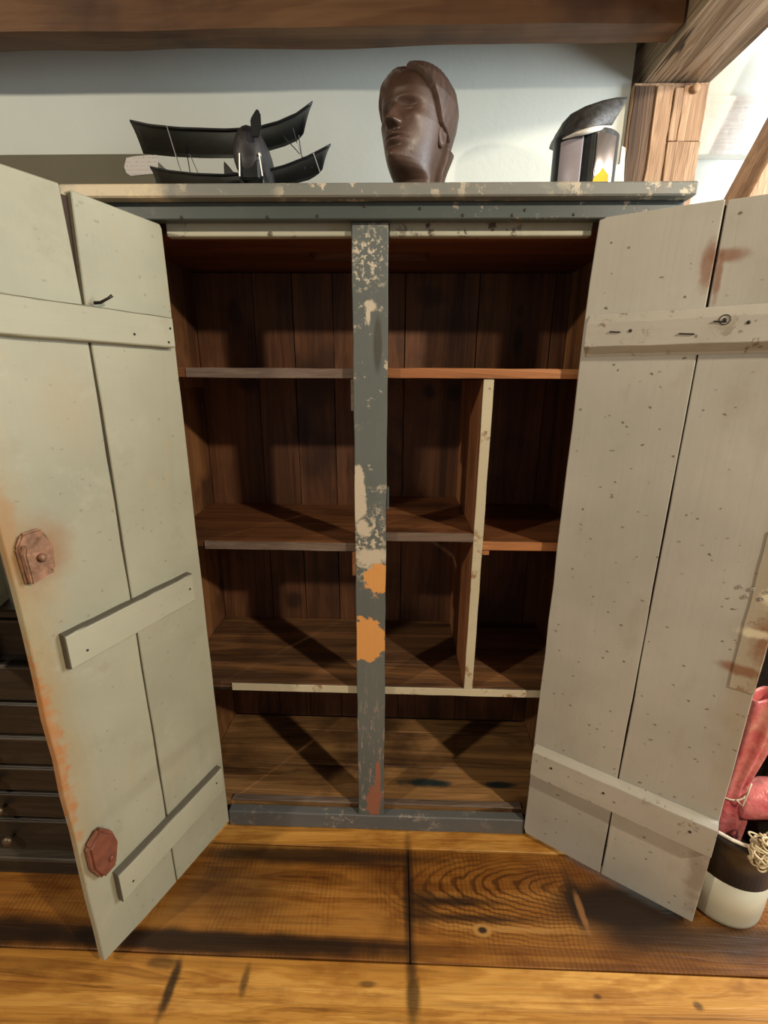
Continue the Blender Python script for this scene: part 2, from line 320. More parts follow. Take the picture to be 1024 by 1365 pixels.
def crack_extra(g, c):
    v = g.noise(g.mul(g.shifted(3), (1, .05, 1)), 20, 2, .4, .3); d = g.ma('ABSOLUTE', g.ma('SUBTRACT', v, .5))
    k = g.mr(g.noise(g.mul(g.co(), (1, .3, 1)), 9, 2), .48, .56); c = g.mix(g.ma('MULTIPLY', g.mr(d, .006, .016, .9, 0), k), c, (.03, .018, .010, 1))
    n = g.noise(g.mul(g.shifted(3), (1, .25, 1)), 9, 4); return g.mix(g.mr(n, .5, .7, 0, .6), c, (.14, .10, .065, 1))
M_beam = wood('old_beam', (.085, .038, .015, 1), (.14, .066, .027, 1), (.20, .105, .045, 1), 'X', .6, .5, knots=2.2, extra=int_extra, bump=.6, fib=.25)
M_beamy = wood('old_beam_grey', (.12, .075, .042, 1), (.31, .22, .135, 1), (.50, .385, .26, 1), 'Y', .7, .7, bump=.9, extra=crack_extra)
M_postw = wood('hewn_post', (.15, .080, .040, 1), (.36, .22, .125, 1), (.55, .37, .23, 1), 'Z', .7, .9, bump=1.0, extra=lambda g, c: g.mix(g.mr(g.noise(g.mul(g.shifted(3), (1, 1, .3)), 14, 5), .5, .7, 0, .6), c, (.17, .10, .06, 1)))
M_postd = wood('shaded_post_edge', (.05, .028, .016, 1), (.11, .065, .038, 1), (.17, .105, .065, 1), 'Z', .75, .9, bump=1.0)  # darker wood tone: shade on the post's left side put into the colour
M_ceilb = wood('ceiling_boards', (.10, .05, .02, 1), (.22, .12, .05, 1), (.34, .2, .09, 1), 'Y', .6)

# ---------------------------------------------------------------- the setting
WALLY = .49
floor = B('floor', -3.2, 3.2, -3.2, .88, -.06, -.024, M_gap, None, 0); tag(floor, 'wide honey-coloured pine floorboards with dark scorched stains', kind='structure')
def plank(x0, x1, y0, y1):
    bm = bmesh.new(); prism(bm, rough_rect(x0+.001, x1-.001, y0+.0022, y1-.0022, .0014, .25), (0, 0, -.0235), (1, 0, 0), (0, 1, 0), (0, 0, 1), .0235)
    mk('plank', bm, M_floor, floor, .0022)
rows = [(-.06, .215, [-3.2, .9, 3.2]), (-.35, -.06, [-3.2, .105, 3.2]), (-.66, -.35, [-3.2, 3.2]), (-.95, -.66, [-3.2, -.4, 3.2]), (-1.25, -.95, [-3.2, .8, 3.2]), (-1.56, -1.25, [-3.2, -.9, 3.2]), (.215, .54, [-3.2, 3.2]), (.54, .88, [-3.2, 3.2]),
        (-1.9, -1.56, [-3.2, .3, 3.2]), (-2.2, -1.9, [-3.2, -.6, 3.2]), (-2.55, -2.2, [-3.2, .9, 3.2]), (-2.85, -2.55, [-3.2, -.2, 3.2]), (-3.2, -2.85, [-3.2, .5, 3.2])]
for y0, y1, xs in rows:
    for a, b in zip(xs[:-1], xs[1:]): plank(a, b, y0, y1)
wall = B('wall_back', -3.2, .716, WALLY, WALLY+.12, -.02, 2.62, M_wall, None, 0); tag(wall, 'pale grey-green plaster wall behind the cabinet', kind='structure')
FARY = .76
o = B('wall_right', .716, 3.2, FARY, FARY+.12, -.02, 2.62, M_wall, None, 0); tag(o, 'bright whitish wall of the bay right of the timber post', kind='structure')
ceil = B('ceiling', -3.2, 3.2, -3.2, .88, 2.625, 2.66, M_ceilb, None, 0); tag(ceil, 'dark wooden ceiling boards', kind='structure')
def hewn(name, x0, x1, y0, y1, z0, z1, mat, axis, amp=.006, n=26, m=4):
    """squared timber with an uneven hewn surface"""
    bm = bmesh.new(); box(bm, x0, x1, y0, y1, z0, z1)
    k = 'XYZ'.index(axis)
    lo = (x0, y0, z0)[k]; hi = (x1, y1, z1)[k]
    for i in range(1, n):
        c = [0, 0, 0]; c[k] = lo+(hi-lo)*i/n; nn = [0, 0, 0]; nn[k] = 1
        bmesh.ops.bisect_plane(bm, geom=bm.verts[:]+bm.edges[:]+bm.faces[:], plane_co=c, plane_no=nn)
    for kk in range(3):
        if kk == k: continue
        l2 = (x0, y0, z0)[kk]; h2 = (x1, y1, z1)[kk]
        for i in range(1, m):
            c = [0, 0, 0]; c[kk] = l2+(h2-l2)*i/m; nn = [0, 0, 0]; nn[kk] = 1
            bmesh.ops.bisect_plane(bm, geom=bm.verts[:]+bm.edges[:]+bm.faces[:], plane_co=c, plane_no=nn)
    sc = [14, 14, 14]; sc[k] = 4
    for v in bm.verts:
        q = Vector((v.co.x*sc[0], v.co.y*sc[1], v.co.z*sc[2]))
        d = Vector((mnoise.noise(q), mnoise.noise(q+Vector((9, 3, 1))), mnoise.noise(q+Vector((4, 8, 2)))))*amp
        d[k] = 0; v.co += d
    return mk(name, bm, mat, None, 0)
o = hewn('ceiling_beam', -3.1, .733, .272, .345, 2.250, 2.61, M_beam, 'X', .005, 60, 3); tag(o, 'long brown ceiling beam running across the top of the picture', 'beam')
PX0, PX1, PY = .718, .926, .470
o = hewn('tie_beam', .742, PX1+.008, -2.4, .62, 2.236, 2.48, M_beamy, 'Y', .007, 60, 5); tag(o, 'rough grey-brown tie beam coming forward over the wooden post', 'beam')
tp = empty('timber_post', (0, 0, 0)); tag(tp, 'hewn upright timber post standing right of the cabinet', 'post')
o = hewn('shaft', PX0, PX1, PY, .61, 0, 2.230, M_postw, 'Z', .004, 40, 5); o.parent = tp
bm = bmesh.new(); lathe(bm, [(.011, -.004), (.0115, .010), (.008, .0125)], (onY(927, 117, .46).x, PY-.007, onY(927, 117, .46).z-.002), 16, 'Y'); mk('peg', bm, M_postw, tp, 0, True)
# split face pieces, proud of the post with open cracks between
zc_ = onY(910, 187, .46).z
for (xa, xb, za, zb, th_) in ((.780, .8275, 1.3, 2.222, .007), (.8305, .8535, zc_, 2.215, .009), (.856, PX1-.002, zc_, 2.222, .006), (.8305, PX1-.001, 1.3, zc_-.003, .010)):
    bm = bmesh.new(); prism(bm, rough_rect(xa, xb, za, zb, .0018, .025), (0, PY+.004, 0), (1, 0, 0), (0, 0, 1), (0, -1, 0), th_+.004); mk('split_piece', bm, M_postw, tp, .0015)
bm = bmesh.new(); prism(bm, rough_rect(PX0+.001, .777, .9, 2.224, .002, .025), (0, PY+.004, 0), (1, 0, 0), (0, 0, 1), (0, -1, 0), .007); mk('shaded_edge', bm, M_postd, tp, .0015)  # dark strip added in place of the shade on the post's left side
# diagonal brace
bm = bmesh.new(); dz = Vector((.37, 0, .93)).normalized(); dx = Vector((.93, 0, -.37)).normalized()
prism(bm, [(0, 0), (.133, 0), (.133, .95), (0, .95)], Vector((.9345, .4433, 1.577)), dx, dz, (0, 1, 0), .144)
o = mk('timber_brace', bm, M_postw, None, .004); tag(o, 'diagonal timber brace rising to the right beside the post', 'brace')
o = hewn('trim_1', .94, 3.1, FARY-.04, FARY-.001, onY(960, 207, FARY-.04).z, onY(960, 128, FARY-.04).z, M_white, 'X', .005, 70, 4); tag(o, 'whitewashed rough wall timber right of the post', kind='structure')

# ---------------------------------------------------------------- the cabinet
HW = .476
cab = empty('cabinet', (0, 0, 0)); tag(cab, 'tall old two-door cupboard with open sage-grey doors and worn slate-green frame', 'cabinet')
XL, XR, YB, DB = -.655, .645, .4326, .452
B('top_board', -.671, .660, -.045, .455, 1.7785, 1.804, M_top, cab, .003)
fz = B('frieze', XL, .652, -.018, .010, 1.745, 1.778, M_slate, cab, .002)
for u, v in ((242, 290), (357, 294), (423, 288), (486, 275), (617, 287), (683, 287), (765, 286), (560, 278), (700, 280)):
    p = onY(u, v, -.018); bm = bmesh.new(); lathe(bm, [(.003, -.001), (.003, .0012), (.0015, .0022)], (p.x, -.018, min(max(p.z, 1.749), 1.774)), 10, 'Y'); mk('nail', bm, M_nail, fz)
B('side_panel', XL, -.607, .026, .45, 0, 1.777, M_side, cab, .001)
B('side_panel', .590, XR, .026, .45, 0, 1.777, M_side, cab, .001)
B('front_stile', XL, -HW-.020, .007, .0255, 0, 1.7445, M_slate, cab, .002)
B('front_stile', HW+.022, XR, .002, .0255, 0, 1.7445, M_slate, cab, .002)
# centre post: slightly ragged edges
bm = bmesh.new(); prism(bm, rough_rect(-.054, .027, .0625, 1.7445, .0012, .06), (0, 0, 0), (1, 0, 0), (0, 0, 1), (0, 1, 0), .028); mk('centre_post', bm, M_post, cab, .0015)
bm = bmesh.new(); prism(bm, rough_rect(-HW-.003, HW+.003, .002, .0615, .0010, .05), (0, -.002, 0), (1, 0, 0), (0, 0, 1), (0, 1, 0), .03); mk('sill', bm, M_sill, cab, .003)
B('door_stop', -HW-.003, -.055, .018, .040, 1.722, 1.777, M_stop, cab, .002)
B('door_stop', .028, HW+.003, .018, .040, 1.722, 1.777, M_stop, cab, .002)
# underside of the top with its hand slot
bm = bmesh.new()
for q in ((-.606, -.19, .042, .432), (.132, .589, .042, .432), (-.19, .132, .042, .20), (-.19, .132, .285, .432)): box(bm, *q, 1.733, 1.7775)
mk('inner_top', bm, M_ceil, cab)
# back: vertical boards
bp = B('back_panel', -.606, .589, .447, .4515, .03, 1.7775, M_gap, cab, 0)
xs = [-.606, -.415, -.288, -.159, .073, .305, .540, .589]
for a, b in zip(xs[:-1], xs[1:]):
    bm = bmesh.new(); prism(bm, rough_rect(a+.0012, b-.0012, .073, 1.732, .0008, .2), (0, YB, 0), (1, 0, 0), (0, 0, 1), (0, 1, 0), .014); mk('plank', bm, M_back, bp, .0012)
# bottom boards
bt = B('bottom_panel', -.606, .589, .03, .43, .02, .046, M_gap, cab, 0)
for a, b in ((.030, .185), (.185, .353), (.353, .431)):
    bm = bmesh.new(); prism(bm, rough_rect(-.606, .589, a+.001, b-.001, .001, .2), (0, 0, .047), (1, 0, 0), (0, 1, 0), (0, 0, 1), .0255); mk('plank', bm, M_bottom, bt, .002)
B('threshold_strip', -HW, HW, .028, .05, .0728, .079, M_greyedge, cab, .002)
# shelves
def shelf(x0, x1, y0, z0, z1, mat, edge=None, planks=None, ex0=None):
    if planks:
        s = B('shelf', x0, x1, y0+.004, .431, z0, z0+.004, M_gap, cab, 0)
        for a, b in zip(planks[:-1], planks[1:]):
            bm = bmesh.new(); prism(bm, rough_rect(x0, x1, a+.001, b-.001, .001, .2), (0, 0, z0+.0045), (1, 0, 0), (0, 1, 0), (0, 0, 1), z1-z0-.0045); mk('plank', bm, mat, s, .0015)
    else: s = B('shelf', x0, x1, y0+.004, .431, z0, z1, mat, cab, .0015)
    if edge:
        bm = bmesh.new(); prism(bm, rough_rect(ex0 if ex0 is not None else x0, x1, z0, z1, .0007, .06), (0, y0, 0), (1, 0, 0), (0, 0, 1), (0, 1, 0), .0038); mk('edge_strip', bm, edge, s, .0008)
    return s
shelf(-.606, -.002, .029, 1.414, 1.437, M_shelf, M_greyedge, None, -.474)
shelf(.000, .589, .029, 1.416, 1.439, M_shelf, M_orange)
shelf(-.606, -.002, .029, .958, .981, M_shelf, M_greyedge, [.034, .21, .431], -.474)
shelf(.000, .2635, .029, .990, 1.014, M_shelf, M_greyedge)
shelf(.2885, .589, .029, .968, .992, M_shelf, M_orange)
shelf(-.606, .589, .029, .500, .5245, M_lowshelf, M_paleedge, [.034, .146, .431], -.438)
bm = bmesh.new(); box(bm, .264, .288, .033, .431, .525, 1.4135); dv = mk('divider', bm, M_div, cab, .001)
bm = bmesh.new(); prism(bm, rough_rect(.2635, .2885, .525, 1.4135, .0006, .06), (0, .029, 0), (1, 0, 0), (0, 0, 1), (0, 1, 0), .0038); mk('edge_strip', bm, M_paleedge, dv, .0008)
for x0, x1, y0, y1, z0, z1, m in ((-.064, -.045, .030, .060, 1.335, 1.412, M_greyedge), (-.066, -.045, .030, .060, .885, .956, M_orange), (.290, .309, .034, .42, .952, .967, M_orange),
                                  (-.605, -.585, .05, .42, 1.385, 1.413, M_side), (-.605, -.585, .05, .42, .93, .957, M_side), (-.605, -.585, .05, .42, .475, .499, M_side), (.568, .588, .05, .42, .94, .967, M_side)):
    B('cleat', x0, x1, y0, y1, z0, z1, m, cab, .001)
B('catch', .0275, .034, .004, .022, 1.085, 1.145, M_slate, cab, .001)
# knot on the back board, as a raised eye
# ---- doors
def door(side, ang, outline_planks, mat):
    e = Vector((-side*math.cos(ang), -math.sin(ang), 0)); n = Vector((0, 0, 1)).cross(e)
    D = empty('door', (side*HW, -.0079, 0), cab); D.rotation_euler = (0, 0, math.atan2(e.y, e.x))
    return D
AL, AR = 1.9963, 2.5846
# left: inner face is local +y ; right: inner face is local -y
LD = door(-1, AL, None, None); RD = door(1, AR, None, None)
LD['label'] = 'sage-painted plank door swung open on the left with rusty lock'; RD['label'] = 'grey-painted plank door swung open on the right with pitted paint'
def dplank(D, pts, mat, inner, th=.022): # board whose inner face is the plane y=0
    bm = bmesh.new(); prism(bm, pts, (0, 0, 0), (1, 0, 0), (0, 0, 1), (0, -inner, 0), th); return mk('plank', bm, mat, D, .0018)
def jl(p, q, j=.0012, step=.1):
    n = max(1, int(math.dist(p, q)/step)); return [(p[0]+(q[0]-p[0])*i/n+(random.uniform(-j, j) if i else 0), p[1]+(q[1]-p[1])*i/n) for i in range(n)]
WL, WR = .4185, .455
M_tongue = plain('door_tongue_wood', (.045, .026, .016, 1), .8)
B('tongue', .19, .222, -.019, -.011, .04, 1.735, M_tongue, LD, 0)
B('tongue', .218, .238, .008, .017, .04, 1.735, M_tongue, RD, 0)
dplank(LD, jl((.0, .028), (.2025, .024))+jl((.2025, .024), (.2005, 1.56))+jl((.2005, 1.56), (.194, 1.744))+jl((.194, 1.744), (.010, 1.742))+[(.004, 1.738)]+jl((.0, 1.73), (0, .028)), M_ldoor, 1)
dplank(LD, jl((.2062, .024), (WL-.004, .022))+[(WL, .03)]+jl((WL, .03), (WL+.002, 1.744), .002)+jl((WL+.002, 1.744), (.2135, 1.748))+jl((.2135, 1.748), (.2065, 1.56))+jl((.2065, 1.56), (.2062, .024)), M_ldoor, 1)
dplank(RD, [(.006, .022), (.0, .04)]+jl((0, .04), (0, 1.73))+[(.006, 1.748)]+jl((.006, 1.748), (.2265, 1.744))+jl((.2265, 1.744), (.2255, .02))+jl((.2255, .02), (.006, .022)), M_rdoor, -1)
dplank(RD, jl((.2295, .02), (.2300, 1.742))+jl((.2300, 1.742), (WR, 1.738))+jl((WR, 1.738), (WR-.001, .021), .002)+jl((WR-.001, .021), (.2295, .02)), M_rdoor, -1)
def batten(D, s0, s1, z0, z1, mat, inner, th=.022, ch=.004, tilt=0):
    """chamfered cross batten; tilt lifts the hinge end"""
    bm = bmesh.new(); k = inner
    prof = [(z0, .0005), (z1, .0005), (z1-ch*.3, th-ch), (z1-ch-.001, th), (z0+ch+.001, th), (z0+ch*.3, th-ch)]
    rows_ = []
    N = 14
    for i in range(N+1):
        t = i/N; s = s0+(s1-s0)*t; dzz = tilt*(1-t)
        rows_.append([(s + (0 if 0 < i < N else 0), k*(y), z+dzz+random.uniform(-.0008, .0008)) for z, y in prof])
    V = grid(bm, rows_, True); bm.faces.new(V[0][::-1]); bm.faces.new(V[-1])
    return mk('batten', bm, mat, D, .001)
batten(LD, .018, .408, 1.478, 1.545, M_lbat, 1, .022, .003)
batten(LD, .046, .366, .832, .912, M_lbat, 1, .022, .003, .012)
batten(LD, .024, .361, .166, .256, M_lbat, 1, .022, .003, .020)
batten(RD, .010, .446, 1.464, 1.555, M_rbat, -1, .024, .020)
batten(RD, .004, .452, .262, .372, M_rbat, -1, .024, .012, .0)
# iron lock on the left door
bm = bmesh.new(); prism(bm, [(.350, 1.050), (.404, 1.035), (.408, 1.11), (.395, 1.135), (.362, 1.138), (.346, 1.10)], (0, .0005, 0), (1, 0, 0), (0, 0, 1), (0, 1, 0), .010); mk('lock_plate', bm, M_rust, LD, .004, False, 2)
bm = bmesh.new(); prism(bm, [(.358, 1.052), (.402, 1.040), (.404, 1.10), (.398, 1.118), (.386, 1.082)], (0, .010, 0), (1, 0, 0), (0, 0, 1), (0, 1, 0), .016); mk('lock_case', bm, M_rust, LD, .003, False, 2)
bm = bmesh.new(); lathe(bm, [(.008, -.002), (.008, .004), (.005, .008), (.002, .009)], (0, 0, 0), 14, 'Y'); bmesh.ops.transform(bm, matrix=Matrix.Translation((.372, .012, 1.082)) @ Matrix.Rotation(math.pi, 4, 'Z'), verts=bm.verts); mk('lock_bolt', bm, M_rust, LD, 0, True)
bm = bmesh.new(); prism(bm, [(.345, .345), (.358, .290), (.392, .284), (.409, .330), (.409, .392), (.376, .420), (.352, .385)], (0, .0005, 0), (1, 0, 0), (0, 0, 1), (0, 1, 0), .024); mk('latch_block', bm, M_redlatch, LD, .006, False, 2)
bm = bmesh.new(); lathe(bm, [(.007, -.002), (.007, .003), (.003, .005)], (0, 0, 0), 12, 'Y'); bmesh.ops.transform(bm, matrix=Matrix.Translation((.368, .0245, .325)) @ Matrix.Rotation(math.pi, 4, 'Z'), verts=bm.verts); mk('screw', bm, M_redlatch, LD, 0, True)
bm = bmesh.new(); tube(bm, [(.188, .010, 1.552), (.186, .024, 1.552), (.176, .034, 1.560), (.170, .040, 1.566)], [.0035, .003, .0026, .0032]); mk('bent_nail', bm, M_nail, LD, 0, True)
for s, z in ((.028, 1.52), (.036, 1.49), (.12, 1.50), (.06, .885), (.33, .86), (.05, .24), (.33, .20)):
    bm = bmesh.new(); lathe(bm, [(.0026, -.002), (.0026, .0012), (.001, .002)], (0, 0, 0), 8, 'Y'); bmesh.ops.transform(bm, matrix=Matrix.Translation((s, .0222, z)) @ Matrix.Rotation(math.pi, 4, 'Z'), verts=bm.verts); mk('nail', bm, M_nail, LD)
# right door: clenched nails, old keyhole, lock scar
for s, z, L in ((.06, 1.515, .020), (.10, 1.515, 0), (.19, 1.505, .026), (.245, 1.525, .02), (.262, 1.527, 0), (.30, 1.52, 0), (.06, .33, 0), (.2, .325, 0), (.40, .325, 0)):
    bm = bmesh.new()
    if L: tube(bm, [(s, -.0235, z), (s, -.0262, z), (s+L, -.0262, z-.002), (s+L, -.0235, z-.002)], .0013, 6)
    else: lathe(bm, [(.0035, -.002), (.0035, .001), (.0015, .002)], (s, -.0242, z), 10, 'Y')
    mk('clenched_nail', bm, M_nail, RD)
bm = bmesh.new(); a0 = [(.262+.009*math.cos(t), 1.527+.009*math.sin(t)) for t in np.linspace(0, 2*math.pi, 18)]
tube(bm, [(x, -.0246, z) for x, z in a0], .0009, 5, False); mk('keyhole_ring', bm, M_nail, RD)
M_patch = paint('lock_scar_paint', (.42, .395, .315, 1), (.30, .25, .17, 1), 'Z', .55, chips=.5, chipcol=(.26, .15, .08, 1), extra=rdoor_extra, grime=.6)
bm = bmesh.new(); prism(bm, rough_rect(.407, .4535, .74, 1.115, .0015, .04), (0, -.0003, 0), (1, 0, 0), (0, 0, 1), (0, -1, 0), .0022); mk('lock_patch', bm, M_patch, RD, .0008)
for s, z in ((.385, .985), (.405, .985), (.398, .965), (.430, .985), (.424, .968), (.445, 1.06), (.44, 1.03)):
    bm = bmesh.new(); lathe(bm, [(.0042, .0), (.0042, .0028), (.0026, .0032), (.0022, .0008)], (s, -.0003 if s < .407 else -.002, z), 12, 'Y'); mk('screw_hole_rim', bm, M_rbat, RD, 0, True)

# ---------------------------------------------------------------- olive wall box and paper tag
M_olive = paint('olive_paint', (.125, .115, .070, 1), (.10, .075, .045, 1), 'X', .6, grime=.3)
M_boxend = wood('grey_end_grain', (.10, .09, .065, 1), (.19, .175, .13, 1), (.30, .28, .22, 1), 'Z')
wb = empty('wall_box', (-1.2, WALLY, 1.90)); tag(wb, 'long olive-brown box fixed to the wall left of the biplane', 'box')
wb.location = (0, 0, 0)
B('front_panel', -2.3, -.623, .300, .314, 1.83, 1.998, M_olive, wb, .002)
B('end_panel', -.640, -.626, .3145, WALLY-.001, 1.832, 1.994, M_boxend, wb, .002)
B('top_panel', -2.3, -.6405, .3145, WALLY-.001, 1.982, 1.996, M_olive, wb, .002)
B('bottom_panel', -2.3, -.6405, .3145, WALLY-.001, 1.832, 1.846, M_olive, wb, .002)
g = G('paper_tag', .8, spec=.2); sx, sy, sz = g.sep(g.co())
ln = g.mr(g.ma('SINE', g.ma('MULTIPLY', sz, 2*math.pi/.0095)), .55, .8); wr = g.mr(g.noise(g.mul(g.co(), (1, 1, .25)), 330, 2), .47, .55)
g.set('Base Color', g.mix(g.ma('MULTIPLY', g.ma('MULTIPLY', ln, wr), .55), (.66, .64, .60, 1), (.30, .28, .27, 1))); M_tag = g.m
tgp = [onY(u, v, .2965) for u, v in ((165, 222), (168, 210), (178, 208), (200, 206), (210, 208), (210, 231), (196, 232), (174, 234), (168, 230))]
bm = bmesh.new(); prism(bm, [(p.x, p.z) for p in tgp], (0, .2995, 0), (1, 0, 0), (0, 0, 1), (0, -1, 0), .0015); o = mk('paper_tag', bm, M_tag); tag(o, 'small white paper tag with faint writing stuck on the olive box', 'tag')

# ---------------------------------------------------------------- biplane model
ZT = 1.8042
M_black = plain('black_painted_tin', (.010, .012, .013, 1), .38, .2, .4, 30, .15)
M_dgrey = plain('dark_grey_iron', (.035, .035, .038, 1), .5, .3, .5, 40, .3)
M_wire = plain('steel_wire', (.10, .10, .10, 1), .35, .8)
M_wirew = plain('bright_wire', (.55, .54, .50, 1), .4, .3)
bi = empty('toy_biplane', (-.32, .12, ZT)); tag(bi, 'black sheet-metal toy biplane with curved wings on top of the cabinet', 'toy airplane'); bi.location = (0, 0, 0)
def wing(name, near, far, yn, zoff=0):
    """thin sheet: near edge at depth yn; far edge at the height of the near one"""
    A = [onY(u, v, yn) for u, v in near]
    xs_ = np.array([p.x for p in A]); zs_ = np.array([p.z for p in A])
    Bp = []
    for u, v in far:
        # iterate height so that the far edge follows the same curve
        z = zs_.mean()
        for _ in range(12):
            p = onZ(u, v, z); z = float(np.interp(p.x, xs_, zs_))
        Bp.append(onZ(u, v, z))
    def res(P, n):
        L = [0]
        for a, b in zip(P[:-1], P[1:]): L.append(L[-1]+(b-a).length)
        out = []
        for t in np.linspace(0, L[-1], n): out.append(Vector([float(np.interp(t, L, [q[k] for q in P])) for k in range(3)]))
        return out
    n = 30; a = res(A, n); b = res(Bp, n); bm = bmesh.new()
    up = Vector((0, 0, .004)); m = 8
    rows_ = []
    for i in range(n):
        top = [a[i].lerp(b[i], j/m)+up+Vector((0, 0, .006*math.sin(math.pi*j/m))) for j in range(m+1)]
        bot = [a[i].lerp(b[i], j/m)+Vector((0, 0, .006*math.sin(math.pi*j/m))) for j in range(m, -1, -1)]
        rows_.append(top+bot)
    V = grid(bm, rows_, True); bm.faces.new(V[0][::-1]); bm.faces.new(V[-1])
    return mk(name, bm, M_black, bi, 0, True), a, b
uw, ua, ub = wing('upper_wing', [(173, 162), (200, 168), (240, 172), (300, 174), (340, 172), (370, 164), (395, 153), (417, 137)], [(191, 205), (230, 209), (270, 211), (315, 211), (350, 204), (380, 195), (398, 187), (405, 178)], .05)
lw, la, lb = wing('lower_wing', [(200, 224), (225, 229), (260, 233), (300, 234.5), (345, 231), (380, 222), (410, 210), (441, 194)], [(212, 252), (250, 259), (300, 261), (350, 256), (390, 246), (412, 240), (424, 233), (430, 226)], .05)
fc = onY(334, 206, .02)
# fuselage: rounded nose towards the viewer tapering to the tail
bm = bmesh.new(); rows_ = []
for t, rx, rz in ((-.035, .004, .006), (-.033, .022, .032), (-.02, .032, .050), (.01, .036, .055), (.06, .034, .052), (.14, .022, .034), (.24, .012, .018), (.27, .004, .006)):
    rows_.append([(fc.x+rx*math.cos(a), .02+t, fc.z-.004+t*.04+rz*math.sin(a)) for a in np.linspace(0, 2*math.pi, 20, endpoint=False)])
V = grid(bm, rows_, True); bm.faces.new(V[0][::-1]); bm.faces.new(V[-1]); mk('fuselage', bm, M_dgrey, bi, 0, True)
sd = onY(346, 206, -.01); bm = bmesh.new(); lathe(bm, [(.003, -.006), (.003, .001), (.001, .003)], (sd.x, -.011, sd.z), 10, 'Y'); mk('stud', bm, M_wirew, bi, 0, True)
pb = onY(343, 172, -.01)
bm = bmesh.new(); prism(bm, [(-.008, -.022), (.008, -.022), (.0135, -.002), (.0135, .018), (.009, .028), (.004, .025), (-.008, .010)], (pb.x-.001, -.022, pb.z), (1, 0, 0), (0, 0, 1), (0, -1, 0), .006); mk('propeller_blade', bm, M_black, bi, .002, False, 2)
bm = bmesh.new(); prism(bm, [(-.016, -.03), (.020, -.03), (.020, -.006), (.006, -.004), (-.002, .006), (-.014, .018), (-.0155, .006)], onY(307, 226, .11), (1, 0, 0), (0, 0, 1), (0, 1, 0), .006); mk('tail_fin', bm, M_dgrey, bi, .0015)
bm = bmesh.new(); box(bm, fc.x-.018, fc.x+.026, -.012, .05, ZT+.018, fc.z-.02); mk('undercarriage', bm, M_black, bi, .004)
for dx_ in (-.014, .024):
    bm = bmesh.new(); tube(bm, [(fc.x+dx_*1.1+.002, -.016, fc.z-.012), (fc.x+dx_*1.3+.002, -.016, ZT+.022)], .0014, 6); mk('leg_strut', bm, M_wirew, bi)
for dx_ in (-.017, .027):
    bm = bmesh.new(); lathe(bm, [(.004, -.004), (.0205, -.004), (.0205, .004), (.004, .004)], (0, 0, 0), 24, 'Y'); bmesh.ops.transform(bm, matrix=Matrix.Translation((fc.x+dx_, .02, ZT+.021)) @ Matrix.Rotation(math.pi/2, 4, 'Z'), verts=bm.verts); mk('wheel', bm, M_black, bi, .0015)
def at_wing(P, x, off=0):
    return Vector((x, float(np.interp(x, [p.x for p in P], [p.y for p in P])), float(np.interp(x, [p.x for p in P], [p.z for p in P]))+off))
for (x0, x1, r, m, back) in ((-.466, -.445, .0014, M_wire, 0), (-.462, -.425, .0011, M_wire, .6), (-.196, -.172, .0014, M_wire, .5), (-.222, -.156, .0012, M_wire, .6), (-.480, -.470, .0014, M_wire, .9), (-.19, -.18, .0014, M_wire, .9)):
    p = at_wing(ua, x0).lerp(at_wing(ub, x0), back)+Vector((0, 0, .003)); q = at_wing(la, x1).lerp(at_wing(lb, x1), back)+Vector((0, 0, .003))
    bm = bmesh.new(); tube(bm, [p, q], r, 6); mk('wing_wire', bm, m, bi)
bm = bmesh.new(); p = at_wing(la, -.142); tube(bm, [p+Vector((0, -.002, .001)), at_wing(la, -.142).lerp(at_wing(lb, -.142), .95)-Vector((0, 0, .002))], .0013, 6); mk('wing_wire', bm, M_wirew, bi)
bm = bmesh.new(); tube(bm, [(fc.x-.004, .27, fc.z+.004), (fc.x-.004, .275, ZT+.001)], .003, 6); mk('tail_skid', bm, M_black, bi)

# ---------------------------------------------------------------- sculpted head
g = G('brown_clay', .42, spec=.5); n1 = g.noise(g.co(), 14, 5); n2 = g.noise(g.co(), 120, 3)
g.set('Base Color', g.ramp(n1, [(.3, (.058, .032, .022, 1)), (.7, (.095, .053, .037, 1))])); g.set('Roughness', g.mr(n1, .3, .7, .34, .5)); g.bump(g.ma('ADD', n2, n1), .12, .003); M_clay = g.m
g = G('brown_clay_hair', .5, spec=.45); sx, sy, sz = g.sep(g.co()); n1 = g.noise(g.mul(g.co(), (1, 1, .3)), 60, 3)
g.set('Base Color', g.ramp(n1, [(.3, (.055, .030, .021, 1)), (.7, (.10, .056, .039, 1))])); g.bump(n1, .25, .004); M_hair = g.m
bust = empty('sculpted_head', (.082, .215, ZT)); tag(bust, 'life-size brown clay portrait head with centre-parted hair on top of the cabinet', 'sculpture')
bust.rotation_euler = (math.radians(0), 0, math.radians(-36))
Zk = [-.115, -.088, -.05, -.030, -.018, -.010, -.003, .004, .012, .025, .05, .075, .10, .13, .16, .19, .212, .226, .2335, .236]
Wk = [.066, .057, .050, .049, .050, .051, .0515, .052, .053, .056, .0615, .066, .0695, .072, .0735, .0685, .056, .038, .018, .0]
Fk = [.036, .028, .022, .022, .028, .046, .070, .083, .089, .090, .0885, .0885, .088, .0895, .0925, .0825, .064, .042, .019, .0]
Bk = [.070, .062, .058, .058, .058, .058, .059, .060, .062, .066, .076, .086, .094, .101, .102, .092, .074, .049, .023, .0]
def gs(x, s): return math.exp(-(x/s)**2)
def sstep(x, a, b): t = min(1, max(0, (x-a)/(b-a))); return t*t*(3-2*t)
